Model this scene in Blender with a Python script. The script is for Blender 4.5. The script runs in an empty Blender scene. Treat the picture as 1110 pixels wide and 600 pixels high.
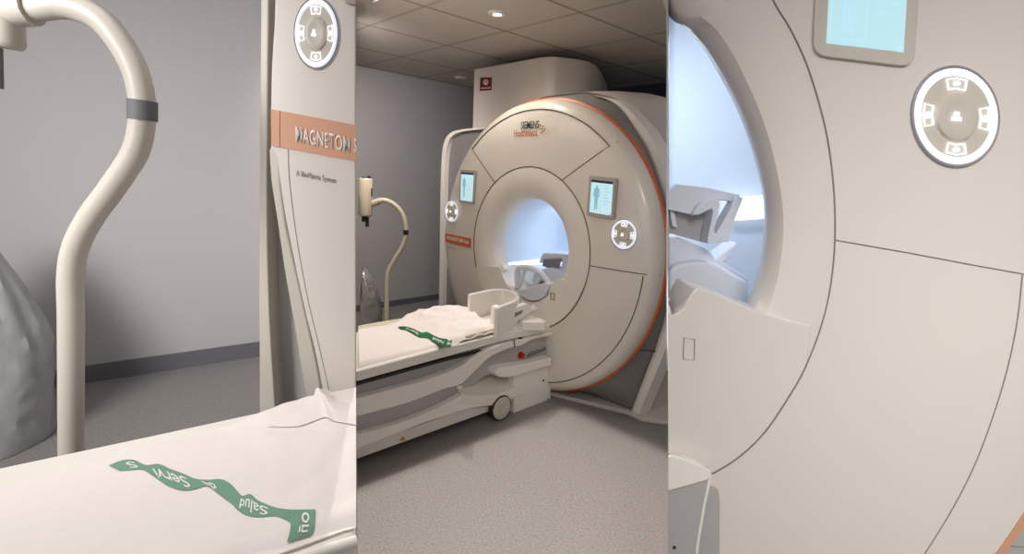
import bpy, bmesh, math, random
from mathutils import Vector, Matrix, noise
random.seed(4)
V = Vector
# ------------------------------------------------------------------ camera
FPX, PCX, PCY, EYE = 573.0, 555.0, 300.0, 1.6
_y = V((1160 - PCX, PCY - 222, -FPX)).normalized()
_x = -V((-10 - PCX, PCY - 170, -FPX)).normalized()
_x = (_x - _y * _x.dot(_y)).normalized()
_z = _x.cross(_y)
RM = Matrix((_x, _y, _z))                       # world = RM @ camera
CAM = V((0, 0, EYE))
scene = bpy.context.scene
col = scene.collection
cd = bpy.data.cameras.new('camera'); cam = bpy.data.objects.new('camera', cd); col.objects.link(cam)
cd.sensor_fit = 'HORIZONTAL'; cd.sensor_width = 36; cd.lens = FPX / 1110 * 36; cd.clip_start = 0.05
cam.matrix_world = Matrix.Translation(CAM) @ RM.to_4x4()
scene.camera = cam
# ------------------------------------------------------------------ light and exposure
scene.view_settings.view_transform = 'Standard'
scene.view_settings.look = 'None'
scene.view_settings.gamma = 1
scene.view_settings.use_curve_mapping = False
scene.view_settings.exposure = 0
W = bpy.data.worlds.new('world'); scene.world = W; W.use_nodes = True
W.node_tree.nodes['Background'].inputs[0].default_value = (1.0, 0.97, 0.94, 1)
W.node_tree.nodes['Background'].inputs[1].default_value = 0.34


def lamp(name, kind, loc, energy, color=(1, 1, 1), rot=None, aim=None, **kw):
    d = bpy.data.lights.new(name, kind); d.energy = energy; d.color = color
    for k, v in kw.items(): setattr(d, k, v)
    o = bpy.data.objects.new(name, d); col.objects.link(o); o.location = loc
    if aim is not None: o.rotation_euler = (V(aim) - V(loc)).to_track_quat('-Z', 'Y').to_euler()
    if rot: o.rotation_euler = rot
    return o


def srgb(r, g, b):
    return tuple(((c / 255) / 12.92 if c / 255 <= 0.04045 else ((c / 255 + 0.055) / 1.055) ** 2.4) for c in (r, g, b)) + (1,)


WARM = (1.0, 0.88, 0.75)
TL = (-3.0, 1.72, 2.70)      # unseen lamp over the table; an added plate cuts its light before the scanner
lamp('unseen_table_lamp', 'SPOT', TL, 96, (1.0, 0.92, 0.84), rot=(0, 0, 0), spot_size=math.radians(140), spot_blend=0.3, shadow_soft_size=0.008)
FL = (-1.29, 1.80, 2.70)     # lamp added over the open floor; unseen plates square off its light
lamp('unseen_floor_lamp', 'SPOT', FL, 248, (1.0, 0.92, 0.85), rot=(0, 0, 0), spot_size=math.radians(75), spot_blend=0.1, shadow_soft_size=0.004)
lamp('wall_fill_lamp', 'SPOT', (-3.9, 2.12, 2.70), 230, (1.0, 0.95, 0.92), aim=(-5.6, 3.2, 1.1), spot_size=math.radians(115), spot_blend=1.0, shadow_soft_size=0.25)  # unseen lamp added to brighten the left wall
lamp('scanner_downlight_lamp', 'SPOT', (-2.99, 2.50, 2.70), 26, WARM, rot=(math.radians(8), 0, 0), spot_size=math.radians(150),
     spot_blend=0.6, shadow_soft_size=0.03)
lamp('bore_lamp', 'AREA', (-2.735, 3.35, 1.42), 2.4, (0.70, 0.83, 1.0), rot=(0, 0, 0), size=0.30)
lamp('bore_end_lamp', 'AREA', (-2.735, 4.30, 1.38), 1.6, (0.72, 0.84, 1.0), rot=(0, 0, 0), size=0.30)
# unseen fill lamps added to brighten the side bays
lamp('left_bay_fill', 'AREA', (-1.5, -1.9, 2.5), 40, (1.0, 0.97, 0.95), aim=(-3.2, 0.3, 1.5), size=1.2, spread=math.radians(80))
lamp('scanner_fill_lamp', 'SPOT', (-0.80, 1.05, 2.55), 34, (1.0, 0.94, 0.87), aim=(-1.95, 2.78, 1.0), spot_size=math.radians(52), spot_blend=1.0, shadow_soft_size=0.12)  # added fill for the lower right of the middle scanner face
lamp('left_table_fill', 'SPOT', (-1.35, 0.2, 3.3), 115, (1.0, 0.96, 0.93), aim=(-1.12, 0.18, 0.9), spot_size=math.radians(44), spot_blend=0.8, shadow_soft_size=0.3)  # added to lift the brightness of the near sheet
lamp('right_bay_fill', 'AREA', (0.9, -0.3, 2.6), 12.5, (1.0, 0.97, 0.94), aim=(0.35, 1.5, 1.2), size=0.9, spread=math.radians(70))

# ------------------------------------------------------------------ projection helpers
def ray(px, py): return RM @ V(((px - PCX) / FPX, (PCY - py) / FPX, -1))
def AX(px, py, ax, val):
    d = ray(px, py); return CAM + d * ((val - CAM[ax]) / d[ax])
FH = V((-RM[0][2], -RM[1][2], 0)).normalized()
RH = V((FH.y, -FH.x, 0))
UP = V((0, 0, 1))
def P(px, py, d):
    """point seen at a pixel on the upright plane at horizontal distance d"""
    r = ray(px, py); return CAM + r * (d / r.dot(FH))


# ------------------------------------------------------------------ materials
def mat(name, c, rough=0.5, metal=0.0, noise_amt=0.04, noise_scale=40, bump=0.0, emit=None, es=0.0, coat=0.0, alpha=1.0, trans=0.0):
    m = bpy.data.materials.new(name); m.use_nodes = True
    nt = m.node_tree; b = nt.nodes['Principled BSDF']
    c = srgb(*c) if max(c) > 1.01 else tuple(c) + (1,)
    tc = nt.nodes.new('ShaderNodeTexCoord'); nz = nt.nodes.new('ShaderNodeTexNoise')
    nz.inputs['Scale'].default_value = noise_scale; nz.inputs['Detail'].default_value = 3
    nt.links.new(tc.outputs['Object'], nz.inputs['Vector'])
    mx = nt.nodes.new('ShaderNodeMix'); mx.data_type = 'RGBA'
    mx.inputs[6].default_value = tuple(v * (1 - noise_amt) for v in c[:3]) + (1,)
    mx.inputs[7].default_value = tuple(min(1, v * (1 + noise_amt)) for v in c[:3]) + (1,)
    nt.links.new(nz.outputs[0], mx.inputs[0]); nt.links.new(mx.outputs[2], b.inputs['Base Color'])
    b.inputs['Roughness'].default_value = rough; b.inputs['Metallic'].default_value = metal
    b.inputs['Coat Weight'].default_value = coat; b.inputs['Coat Roughness'].default_value = 0.08
    b.inputs['Alpha'].default_value = alpha; b.inputs['Transmission Weight'].default_value = trans
    if bump:
        bp = nt.nodes.new('ShaderNodeBump'); bp.inputs['Strength'].default_value = bump; bp.inputs['Distance'].default_value = 0.01
        nt.links.new(nz.outputs[0], bp.inputs['Height']); nt.links.new(bp.outputs[0], b.inputs['Normal'])
    if emit:
        b.inputs['Emission Color'].default_value = srgb(*emit); b.inputs['Emission Strength'].default_value = es
    return m


M = {}
M['wall'] = mat('wall_paint', (182, 179, 180), 0.85, noise_amt=0.02, noise_scale=60)
M['wall_dark'] = mat('dark_blue_wall', (82, 90, 112), 0.8)
M['cover'] = mat('ivory_plastic', (234, 226, 214), 0.28, noise_amt=0.015, noise_scale=4, coat=0.25)
M['cover_pale'] = mat('pale_ivory_plastic', (229, 221, 214), 0.3, noise_amt=0.015, noise_scale=4, coat=0.2)
M['cover_matte'] = mat('ivory_matte_plastic', (238, 231, 220), 0.5, noise_amt=0.02, noise_scale=8)
M['shroud'] = mat('shroud_plastic', (214, 206, 196), 0.45, noise_amt=0.02)
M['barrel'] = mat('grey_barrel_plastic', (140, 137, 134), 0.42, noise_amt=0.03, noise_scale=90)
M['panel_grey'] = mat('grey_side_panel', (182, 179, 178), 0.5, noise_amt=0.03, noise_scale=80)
M['orange'] = mat('orange_trim', (205, 96, 42), 0.45)
M['band'] = mat('orange_band', (214, 112, 58), 0.5, noise_amt=0.02)
M['band_hazed'] = mat('hazed_orange_band', (216, 160, 130), 0.5, noise_amt=0.02)  # washed-out copy of the band; bay haze mixed into its colour
M['white'] = mat('white_plastic', (247, 241, 232), 0.4, noise_amt=0.015)
M['lettering'] = mat('white_lettering', (250, 246, 240), 0.6)
M['black_text'] = mat('dark_lettering', (45, 60, 62), 0.6)
M['grey_text'] = mat('grey_lettering', (138, 134, 130), 0.6)
M['orange_text'] = mat('orange_lettering', (200, 82, 30), 0.6)
M['seam'] = mat('dark_seam_gap', (92, 82, 74), 0.8)  # dark tone of the panel joints
M['seam_soft'] = mat('soft_seam', (190, 180, 170), 0.8)
M['seam_hazed'] = mat('hazed_seam', (140, 130, 124), 0.8)  # right bay joints, lightened to stand for haze
M['padding_hazed'] = mat('hazed_grey_padding', (176, 172, 172), 0.7)  # coil padding with pale haze put into its grey
M['black'] = mat('black_plastic', (28, 27, 28), 0.45)
M['clip_hazed'] = mat('hazed_clip', (112, 112, 116), 0.6)  # black clip lightened by painted haze
M['rubber'] = mat('dark_rubber', (45, 43, 42), 0.7)
M['wheel'] = mat('wheel_plastic', (205, 198, 182), 0.5)
M['cream'] = mat('cream_enamel', (206, 196, 170), 0.4, noise_amt=0.03)
M['cream_hazed'] = mat('hazed_cream_enamel', (204, 198, 187), 0.42, noise_amt=0.02)  # cream enamel of the left bay, haze painted into the tone
M['rail'] = mat('cream_rail', (226, 217, 196), 0.45)
M['mattress'] = mat('mattress_vinyl', (222, 216, 204), 0.55)
M['sheet'] = mat('white_sheet', (246, 238, 234), 0.9, noise_amt=0.015, noise_scale=25, bump=0.12)
M['green'] = mat('green_print', (24, 108, 66), 0.85, noise_amt=0.08)
M['green_hazed'] = mat('hazed_green_print', (122, 164, 138), 0.85, noise_amt=0.04)  # green print washed out by haze in the colour
M['foam'] = mat('white_foam_vinyl', (248, 243, 234), 0.6)
M['red'] = mat('red_button', (190, 28, 24), 0.35)
M['sign'] = mat('dark_red_sign', (116, 20, 24), 0.5)
M['metal'] = mat('brushed_metal', (150, 150, 150), 0.35, metal=0.8)
M['yellow'] = mat('yellow_warning', (205, 170, 50), 0.5)
M['bore'] = mat('bore_liner', (222, 230, 240), 0.35, noise_amt=0.01, noise_scale=3)
M['coil'] = mat('coil_plastic', (222, 224, 232), 0.4)
M['coil_dark'] = mat('coil_grey_padding', (128, 126, 130), 0.7)
M['bag'] = mat('clear_plastic_bag', (140, 136, 133), 0.18, noise_amt=0.4, noise_scale=9, bump=2.5, alpha=0.86, coat=0.8)
M['bag_hazed'] = mat('hazed_plastic_bag', (176, 174, 176), 0.3, noise_amt=0.10, noise_scale=5, bump=2.0, alpha=0.8, coat=0.5)  # bag colour of the left bay with haze blended in
M['glow'] = mat('lit_white_ring', (240, 244, 255), 0.4, emit=(222, 227, 240), es=0.62)
M['icon'] = mat('lit_white_icon', (235, 238, 245), 0.4, emit=(248, 248, 255), es=1.1)
M['dial'] = mat('dial_face', (208, 200, 188), 0.35)
M['dial_rim'] = mat('dial_rim', (150, 146, 148), 0.4)
M['screen_bezel'] = mat('screen_bezel', (182, 172, 158), 0.35)
M['screen_on'] = mat('lit_screen', (120, 160, 170), 0.3, emit=(190, 222, 228), es=0.9)
M['screen_on2'] = mat('lit_screen_bright', (120, 160, 170), 0.3, emit=(196, 232, 240), es=0.72)
M['screen_bar'] = mat('screen_menu_bar', (24, 34, 50), 0.3, emit=(20, 32, 60), es=0.4)
M['screen_fig'] = mat('screen_figure', (110, 140, 150), 0.3, emit=(126, 178, 190), es=0.8)
M['screen_fig2'] = mat('screen_figure_pale', (150, 180, 190), 0.3, emit=(172, 214, 228), es=0.8)
M['strip'] = mat('lit_strip', (240, 246, 255), 0.4, emit=(232, 243, 255), es=1.2)
M['lamp_face'] = mat('lit_lamp', (255, 250, 240), 0.4, emit=(255, 252, 245), es=6)

# floor: speckled vinyl
m = bpy.data.materials.new('speckled_vinyl'); m.use_nodes = True; nt = m.node_tree; b = nt.nodes['Principled BSDF']
tc = nt.nodes.new('ShaderNodeTexCoord')
n1 = nt.nodes.new('ShaderNodeTexNoise'); n1.inputs['Scale'].default_value = 95; n1.inputs['Detail'].default_value = 5; n1.inputs['Roughness'].default_value = 0.75
n2 = nt.nodes.new('ShaderNodeTexNoise'); n2.inputs['Scale'].default_value = 1.2; n2.inputs['Detail'].default_value = 3
r1 = nt.nodes.new('ShaderNodeValToRGB')
els = r1.color_ramp.elements
els[0].position = 0.33; els[0].color = srgb(70, 67, 67); els[1].position = 0.72; els[1].color = srgb(206, 200, 194)
e = els.new(0.42); e.color = srgb(138, 133, 132); e = els.new(0.6); e.color = srgb(152, 147, 144)
mx = nt.nodes.new('ShaderNodeMix'); mx.data_type = 'RGBA'; mx.blend_type = 'MULTIPLY'; mx.inputs[0].default_value = 0.10
for nn in (n1, n2): nt.links.new(tc.outputs['Object'], nn.inputs['Vector'])
nt.links.new(n1.outputs[0], r1.inputs[0]); nt.links.new(r1.outputs[0], mx.inputs[6]); nt.links.new(n2.outputs[0], mx.inputs[7])
nt.links.new(mx.outputs[2], b.inputs['Base Color']); b.inputs['Roughness'].default_value = 0.5
M['floor'] = m

# ceiling: grid of tiles with dark joints
m = bpy.data.materials.new('ceiling_tiles'); m.use_nodes = True; nt = m.node_tree; b = nt.nodes['Principled BSDF']
tc = nt.nodes.new('ShaderNodeTexCoord'); sx = nt.nodes.new('ShaderNodeSeparateXYZ'); nt.links.new(tc.outputs['Object'], sx.inputs[0])
def mth(op, a, bv=None):
    n = nt.nodes.new('ShaderNodeMath'); n.operation = op
    for i, v in enumerate((a, bv)):
        if v is None: continue
        if hasattr(v, 'links'): nt.links.new(v, n.inputs[i])
        else: n.inputs[i].default_value = v
    return n.outputs[0]
def joint(sock, off):
    f = mth('FLOORED_MODULO', mth('ADD', sock, -off), 0.757)
    line = mth('LESS_THAN', f, 0.034)
    edge = mth('LESS_THAN', f, 0.009)
    return line, edge
lx, exx = joint(sx.outputs[0], -4.81); ly, ey = joint(sx.outputs[1], 2.22)
line = mth('MAXIMUM', lx, ly); edge = mth('MAXIMUM', exx, mth('MULTIPLY', ey, 0.35))
nz = nt.nodes.new('ShaderNodeTexNoise'); nz.inputs['Scale'].default_value = 220; nt.links.new(tc.outputs['Object'], nz.inputs['Vector'])
rr = nt.nodes.new('ShaderNodeValToRGB'); rr.color_ramp.elements[0].color = srgb(190, 182, 170); rr.color_ramp.elements[1].color = srgb(222, 214, 202)
nt.links.new(nz.outputs[0], rr.inputs[0])
m1 = nt.nodes.new('ShaderNodeMix'); m1.data_type = 'RGBA'; m1.inputs[7].default_value = srgb(186, 178, 166)
nt.links.new(line, m1.inputs[0]); nt.links.new(rr.outputs[0], m1.inputs[6])
m2 = nt.nodes.new('ShaderNodeMix'); m2.data_type = 'RGBA'; m2.inputs[7].default_value = srgb(70, 62, 56)
nt.links.new(edge, m2.inputs[0]); nt.links.new(m1.outputs[2], m2.inputs[6]); nt.links.new(m2.outputs[2], b.inputs['Base Color'])
b.inputs['Roughness'].default_value = 0.9
M['ceiling'] = m


# ------------------------------------------------------------------ mesh helpers
def obj(name, bm, m, parent=None, smooth=True, bevel=0, seg=2, label=None):
    me = bpy.data.meshes.new(name)
    bmesh.ops.recalc_face_normals(bm, faces=bm.faces)
    bm.to_mesh(me); bm.free()
    o = bpy.data.objects.new(name, me); col.objects.link(o)
    ms = m if isinstance(m, (list, tuple)) else [m]
    for x in ms: me.materials.append(M[x] if isinstance(x, str) else x)
    if smooth:
        for p in me.polygons: p.use_smooth = True
        me.set_sharp_from_angle(angle=math.radians(35))
    if bevel:
        md = o.modifiers.new('bevel', 'BEVEL'); md.width = bevel; md.segments = seg; md.limit_method = 'ANGLE'; md.angle_limit = math.radians(40)
        md.harden_normals = True
    if parent is not None:
        o.parent = parent; o.matrix_parent_inverse = parent.matrix_world.inverted()
    if label: o['label'] = label
    return o


def thing(name, label, cat, loc, group=None):
    o = bpy.data.objects.new(name, None); col.objects.link(o); o.location = loc; o.empty_display_size = 0.1
    bpy.context.view_layer.update()
    o['label'] = label; o['category'] = cat
    if group: o['group'] = group
    return o


def tag(o, label, cat, group=None):
    o['label'] = label; o['category'] = cat
    if group: o['group'] = group
    return o


def struct(o): o['kind'] = 'structure'; return o


def box(a, b_, bm=None):
    bm = bm or bmesh.new()
    vs = [bm.verts.new((x, y, z)) for x in (a[0], b_[0]) for y in (a[1], b_[1]) for z in (a[2], b_[2])]
    for f in ((0, 1, 3, 2), (4, 6, 7, 5), (0, 4, 5, 1), (2, 3, 7, 6), (0, 2, 6, 4), (1, 5, 7, 3)): bm.faces.new([vs[i] for i in f])
    return bm


def prism2(front, back, bm=None):
    """solid between two outlines with the same number of points"""
    bm = bm or bmesh.new()
    a = [bm.verts.new(p) for p in front]; c = [bm.verts.new(p) for p in back]
    bm.faces.new(a); bm.faces.new(list(reversed(c)))
    n = len(a)
    for i in range(n): bm.faces.new((a[(i + 1) % n], a[i], c[i], c[(i + 1) % n]))
    return bm


def prism(pts, ext, bm=None): return prism2([V(p) for p in pts], [V(p) + V(ext) for p in pts], bm)


def bay(pts, d, t, bm=None, edge=(386, 724)):
    """outline on the upright plane at distance d, t thick away from the viewer; cut flush with the partition planes"""
    fr, bk = [], []
    for (px, py) in pts:
        f = P(px, py, d); fr.append(f)
        b_ = P(px, py, d + t) if px in edge else f + FH * t
        c_ = RM.transposed() @ (b_ - CAM); qx, qy = PCX + FPX * c_.x / -c_.z, PCY - FPX * c_.y / -c_.z
        if px >= 724 and qx < 724: b_ = P(724, qy, d + t)       # trimmed flush with the partition
        if px <= 386 and qx > 386: b_ = P(386, qy, d + t)
        bk.append(b_)
    return prism2(fr, bk, bm)


def spline(pts, n=6, closed=False):
    out = []; N = len(pts); pts = [V(p) for p in pts]
    rng = range(N if closed else N - 1)
    for i in rng:
        p0 = pts[(i - 1) % N] if closed or i > 0 else pts[0]; p1 = pts[i]; p2 = pts[(i + 1) % N]
        p3 = pts[(i + 2) % N] if closed or i + 2 < N else pts[-1]
        for k in range(n):
            t = k / n
            out.append(0.5 * ((2 * p1) + (p2 - p0) * t + (2 * p0 - 5 * p1 + 4 * p2 - p3) * t * t + (3 * p1 - p0 - 3 * p2 + p3) * t ** 3))
    if not closed: out.append(pts[-1])
    return out


def spx(pts, n=5): return [(p.x, p.y) for p in spline([(a, b_, 0) for a, b_ in pts], n)]


def tube(path, r, bm=None, sides=16, closed=False, caps=True):
    bm = bm or bmesh.new(); path = [V(p) for p in path]; N = len(path)
    rs = r if isinstance(r, (list, tuple)) else [r] * N
    rings = []; prev = None
    for i, p in enumerate(path):
        a = path[(i - 1) % N] if closed or i else path[0]; c = path[(i + 1) % N] if closed or i < N - 1 else path[-1]
        t = (c - a).normalized()
        if prev is None:
            u = t.orthogonal().normalized()
        else:
            u = (prev - t * prev.dot(t)).normalized()
        prev = u; w = t.cross(u)
        rings.append([bm.verts.new(p + (u * math.cos(2 * math.pi * k / sides) + w * math.sin(2 * math.pi * k / sides)) * rs[i]) for k in range(sides)])
    for i in range(N if closed else N - 1):
        A, B = rings[i], rings[(i + 1) % N]
        for k in range(sides): bm.faces.new((A[k], A[(k + 1) % sides], B[(k + 1) % sides], B[k]))
    if caps and not closed: bm.faces.new(list(reversed(rings[0]))); bm.faces.new(rings[-1])
    return bm


def lathe(c, prof, U, Wv, N, bm=None, sides=96, a0=0, a1=2 * math.pi, caps=False):
    """revolve (radius, offset along N) around N through c"""
    bm = bm or bmesh.new(); full = abs(a1 - a0 - 2 * math.pi) < 1e-6
    cnt = sides if full else sides + 1
    rings = []
    for k in range(cnt):
        a = a0 + (a1 - a0) * k / sides
        dr = U * math.cos(a) + Wv * math.sin(a)
        rings.append([bm.verts.new(V(c) + dr * r + N * y) for r, y in prof])
    for k in range(sides):
        A = rings[k]; B = rings[(k + 1) % cnt]
        for j in range(len(prof) - 1): bm.faces.new((A[j], A[j + 1], B[j + 1], B[j]))
    if caps:
        bm.faces.new([r[0] for r in rings]); bm.faces.new([r[-1] for r in rings])
    return bm


def text_bm(s, origin, U, Wv, N, thick=0.0008, align='CENTER', bold=0.0):
    """raised lettering; U and Wv are the vectors of one unit of text width and height"""
    c = bpy.data.curves.new('lettering_curve', 'FONT'); c.body = s; c.size = 1; c.align_x = align; c.align_y = 'CENTER'
    c.offset = bold; c.resolution_u = 3
    t = bpy.data.objects.new('lettering_curve', c); col.objects.link(t)
    dg = bpy.context.evaluated_depsgraph_get()
    me = bpy.data.meshes.new_from_object(t.evaluated_get(dg))
    bm = bmesh.new(); bm.from_mesh(me)
    bpy.data.objects.remove(t); bpy.data.curves.remove(c); bpy.data.meshes.remove(me)
    uv = [(v, v.co.x, v.co.y) for v in bm.verts]
    if callable(origin):
        for v, x, y in uv: v.co = origin(x, y)
    else:
        for v, x, y in uv: v.co = V(origin) + U * x + Wv * y
        r = bmesh.ops.extrude_face_region(bm, geom=list(bm.faces))
        for v in [g for g in r['geom'] if isinstance(g, bmesh.types.BMVert)]: v.co += N * thick
    return bm


def dial(c, U, Wv, N, parent, big=False):
    """round lit control: U, Wv half-axes, N towards the viewer"""
    k = (U.length + Wv.length) / 2
    def ring(r0, r1, z0, z1, s=48):
        bm = bmesh.new(); R = []
        for i in range(s):
            a = 2 * math.pi * i / s; dr = U * math.cos(a) + Wv * math.sin(a)
            R.append([bm.verts.new(c + dr * r + N * (z * k)) for r, z in ((r0, 0), (r0, z0), ((r0 + r1) / 2, z1), (r1, z0), (r1, 0))])
        for i in range(s):
            for j in range(4): bm.faces.new((R[i][j], R[i][j + 1], R[(i + 1) % s][j + 1], R[(i + 1) % s][j]))
        return bm
    d = obj('control_dial', ring(0.965, 1.015, 0.03, 0.04), 'dial_rim', parent)
    obj('lit_ring', ring(0.81, 0.955, 0.04, 0.07), 'glow', d, label='glowing white ring')
    bm = bmesh.new()
    vs = [bm.verts.new(c + (U * math.cos(a) + Wv * math.sin(a)) * 0.82 + N * (0.03 * k)) for a in [2 * math.pi * i / 40 for i in range(40)]]
    bm.faces.new(vs); bm2 = bm
    obj('dial_face', bm2, 'dial', d)
    bm = bmesh.new(); s = 40
    pr = ((0.50, 0.02), (0.47, 0.09), (0.41, 0.11), (0.3, 0.10), (0.0, 0.09))
    R = [[bm.verts.new(c + (U * math.cos(2 * math.pi * i / s) + Wv * math.sin(2 * math.pi * i / s)) * max(r, 0.001) + N * (z * k)) for r, z in pr] for i in range(s)]
    for i in range(s):
        for j in range(4): bm.faces.new((R[i][j], R[i][j + 1], R[(i + 1) % s][j + 1], R[(i + 1) % s][j]))
    obj('knob', bm, 'dial', d)
    # small lit table icon on the knob
    ic = [(-.10, -.09), (.10, -.09), (.10, -.03), (.05, 0), (.05, .09), (-.04, .09), (-.06, 0), (-.10, -.03)]
    obj('knob_icon', prism([c + U * (x - 0.06) + Wv * y + N * (0.135 * k) for x, y in ic], N * (-0.03 * k)), 'icon', d, smooth=False)
    for q in range(4):
        a = math.pi / 2 * q; w = 0.42
        def pt(r, t): return c + (U * math.cos(a + t) + Wv * math.sin(a + t)) * r + N * (0.05 * k)
        out = [pt(.76, -w * .72), pt(.76, 0), pt(.76, w * .72), pt(.56, w * .8), pt(.56, 0), pt(.56, -w * .8)]
        bm = tube(out, 0.018 * k, sides=6, closed=True)
        tube([pt(.62, 0), pt(.70, 0)], 0.035 * k, bm, sides=6); tube([pt(.66, -.10), pt(.66, .10)], 0.03 * k, bm, sides=6)
        obj('button', bm, 'icon', d, smooth=False)
    return d


def roundrect(cs, r, n=4):
    """rounded quad through 4 corner vectors"""
    out = []
    for i in range(4):
        p = V(cs[i]); a = (V(cs[i - 1]) - p).normalized() * r; b_ = (V(cs[(i + 1) % 4]) - p).normalized() * r
        for k in range(n + 1):
            t = k / n; out.append((p + a) * (1 - t) ** 2 + p * 2 * t * (1 - t) + (p + b_) * t * t)
    return out


def screen(cs, N, parent, r, bez, bar=True, pale=False, t=0.03):
    """cs: top-left, top-right, bottom-right, bottom-left corners of the housing"""
    cs = [V(p) for p in cs]; c = sum(cs, V()) / 4
    s = obj('display_screen', prism(roundrect(cs, r), -N * t), 'dial' if pale else 'screen_bezel', parent, bevel=t * 0.15)
    for p in s.data.vertices: pass
    U = (cs[1] - cs[0]); D = (cs[3] - cs[0])
    def q(u, v): return cs[0] * (1 - u) * (1 - v) + cs[1] * u * (1 - v) + cs[2] * u * v + cs[3] * (1 - u) * v
    bx, by = bez / U.length, bez / D.length
    def rect(u0, v0, u1, v1, z): return prism([q(u0, v0) + N * z, q(u1, v0) + N * z, q(u1, v1) + N * z, q(u0, v1) + N * z], -N * 0.001)
    g = obj('glass', rect(bx, by, 1 - bx, 1 - by, 0.0015), 'screen_on2' if pale else 'screen_on', s, smooth=False, label='lit pale blue display')
    f = 'screen_fig2' if pale else 'screen_fig'
    if bar: obj('menu_bar', rect(bx, by, 1 - bx, by + 0.06, 0.0025), 'screen_bar', s, smooth=False)
    # body outline figure, frame and rows of writing
    def poly(pts, z=0.0025): return prism([q(u, v) + N * z for u, v in pts], -N * 0.0008)
    fig = [(.30, .22), (.36, .22), (.37, .28), (.43, .31), (.44, .50), (.40, .50), (.39, .56), (.385, .82), (.34, .82), (.33, .62), (.32, .82), (.27, .82), (.275, .56), (.26, .50), (.22, .50), (.23, .31), (.29, .28)]
    obj('body_figure', poly(fig), f, s, smooth=False)
    bm = bmesh.new()
    for (u0, v0, u1, v1) in ((.15, .15, .50, .155), (.15, .86, .50, .865), (.15, .15, .155, .865), (.50, .15, .505, .865)):
        prism([q(u0, v0) + N * .0025, q(u1, v0) + N * .0025, q(u1, v1) + N * .0025, q(u0, v1) + N * .0025], -N * .0008, bm)
    for k in range(7):
        v0 = .2 + k * .075; prism([q(.58, v0) + N * .0025, q(.72 + .1 * ((k * 7) % 3) / 2, v0) + N * .0025, q(.72 + .1 * ((k * 7) % 3) / 2, v0 + .012) + N * .0025, q(.58, v0 + .012) + N * .0025], -N * .0008, bm)
    prism([q(.82, .87) + N * .0025, q(.87, .87) + N * .0025, q(.87, .91) + N * .0025, q(.82, .91) + N * .0025], -N * .0008, bm)
    obj('screen_writing', bm, f, s, smooth=False)
    return s


# ================================================================== SETTING
bm = bmesh.new()
vs = [bm.verts.new(p) for p in ((-8, -3.5, 0), (4.5, -3.5, 0), (4.5, 6.2, 0), (-8, 6.2, 0))]; bm.faces.new(vs)
struct(obj('floor', bm, 'floor', smooth=False))
# middle room
M['cove'] = mat('dark_grey_floor_cove', (104, 102, 108), 0.6, noise_amt=0.06, noise_scale=90)
struct(obj('baseboard_left', box((-5.61, 2.62, 0), (-5.595, 5.49, 0.07)), 'cove', smooth=False))
struct(obj('wall_left', box((-5.75, 2.5, 0), (-5.61, 5.65, 2.9)), 'wall', smooth=False))
struct(obj('wall_back', box((-5.61, 5.5, 0), (4.5, 5.65, 2.9)), 'wall_dark', smooth=False))
c_near_l, c_near_r = P(386, 300, 0.9), P(724, 300, 0.9)
cl = [(c_near_l.x, c_near_l.y), (-5.9, AX(386, 60, 0, -5.9).y + 0.0), (-5.9, 5.6), (0.15, 5.6), (P(724, 200, 5.6).x, P(724, 200, 5.6).y), (c_near_r.x, c_near_r.y)]
struct(obj('ceiling', prism([(x, y, 2.75) for x, y in cl], (0, 0, 0.1)), 'ceiling', smooth=False))

# partitions: thin wedges lying along the line of sight, between the bays
def partition(px, d0, d1, side, name, z1):
    lo0, lo1 = P(px, 0, d0), P(px, 0, d1)
    def at(d, z):
        # point of the picture column px at distance d and height z
        a, b_ = P(px, 0, d), P(px, 600, d); t = (z - a.z) / (b_.z - a.z); return a + (b_ - a) * t
    off = RH * side
    fr = [at(d0, 0), at(d1, 0), at(d1, z1), at(d0, z1)]
    bk = [at(d0, 0) + off * 0.001, at(d1, 0) + off * 0.006, at(d1, z1) + off * 0.006, at(d0, z1) + off * 0.001]
    return struct(obj(name, prism2(fr, bk), 'wall', smooth=False))
partition(386, 1.72, 6.1, -1, 'wall_partition_left', 4.2)
partition(724, 1.46, 2.72, 1, 'wall_partition_right', 3.2)

# left bay back wall, through the floor line seen in the photograph
A, B = AX(100, 395, 2, 0.13), AX(280, 370, 2, 0.13); A.z = B.z = 0
dr = (B - A).normalized(); nrm = V((dr.y, -dr.x, 0)); nrm = nrm if nrm.dot(V((-1, 0.2, 0))) > 0 else -nrm
a0 = A - dr * 2.2
# stops at the partition
pd = P(386, 300, 4.6) - V((0, 0, P(386, 300, 4.6).z)); pn = V((pd.y, -pd.x, 0)).normalized()
tt = -(a0.dot(pn)) / dr.dot(pn); a1 = a0 + dr * (tt - 0.03)
wl = prism([a0, a1, a1 + UP * 4.2, a0 + UP * 4.2], nrm * 0.12)
struct(obj('wall_left_bay', wl, 'wall', smooth=False))

bb = prism([a0 - nrm * .012, a1 - nrm * .012, a1 - nrm * .012 + UP * .13, a0 - nrm * .012 + UP * .13], nrm * 0.012)
struct(obj('baseboard_left_bay', bb, 'cove', smooth=False))

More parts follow.
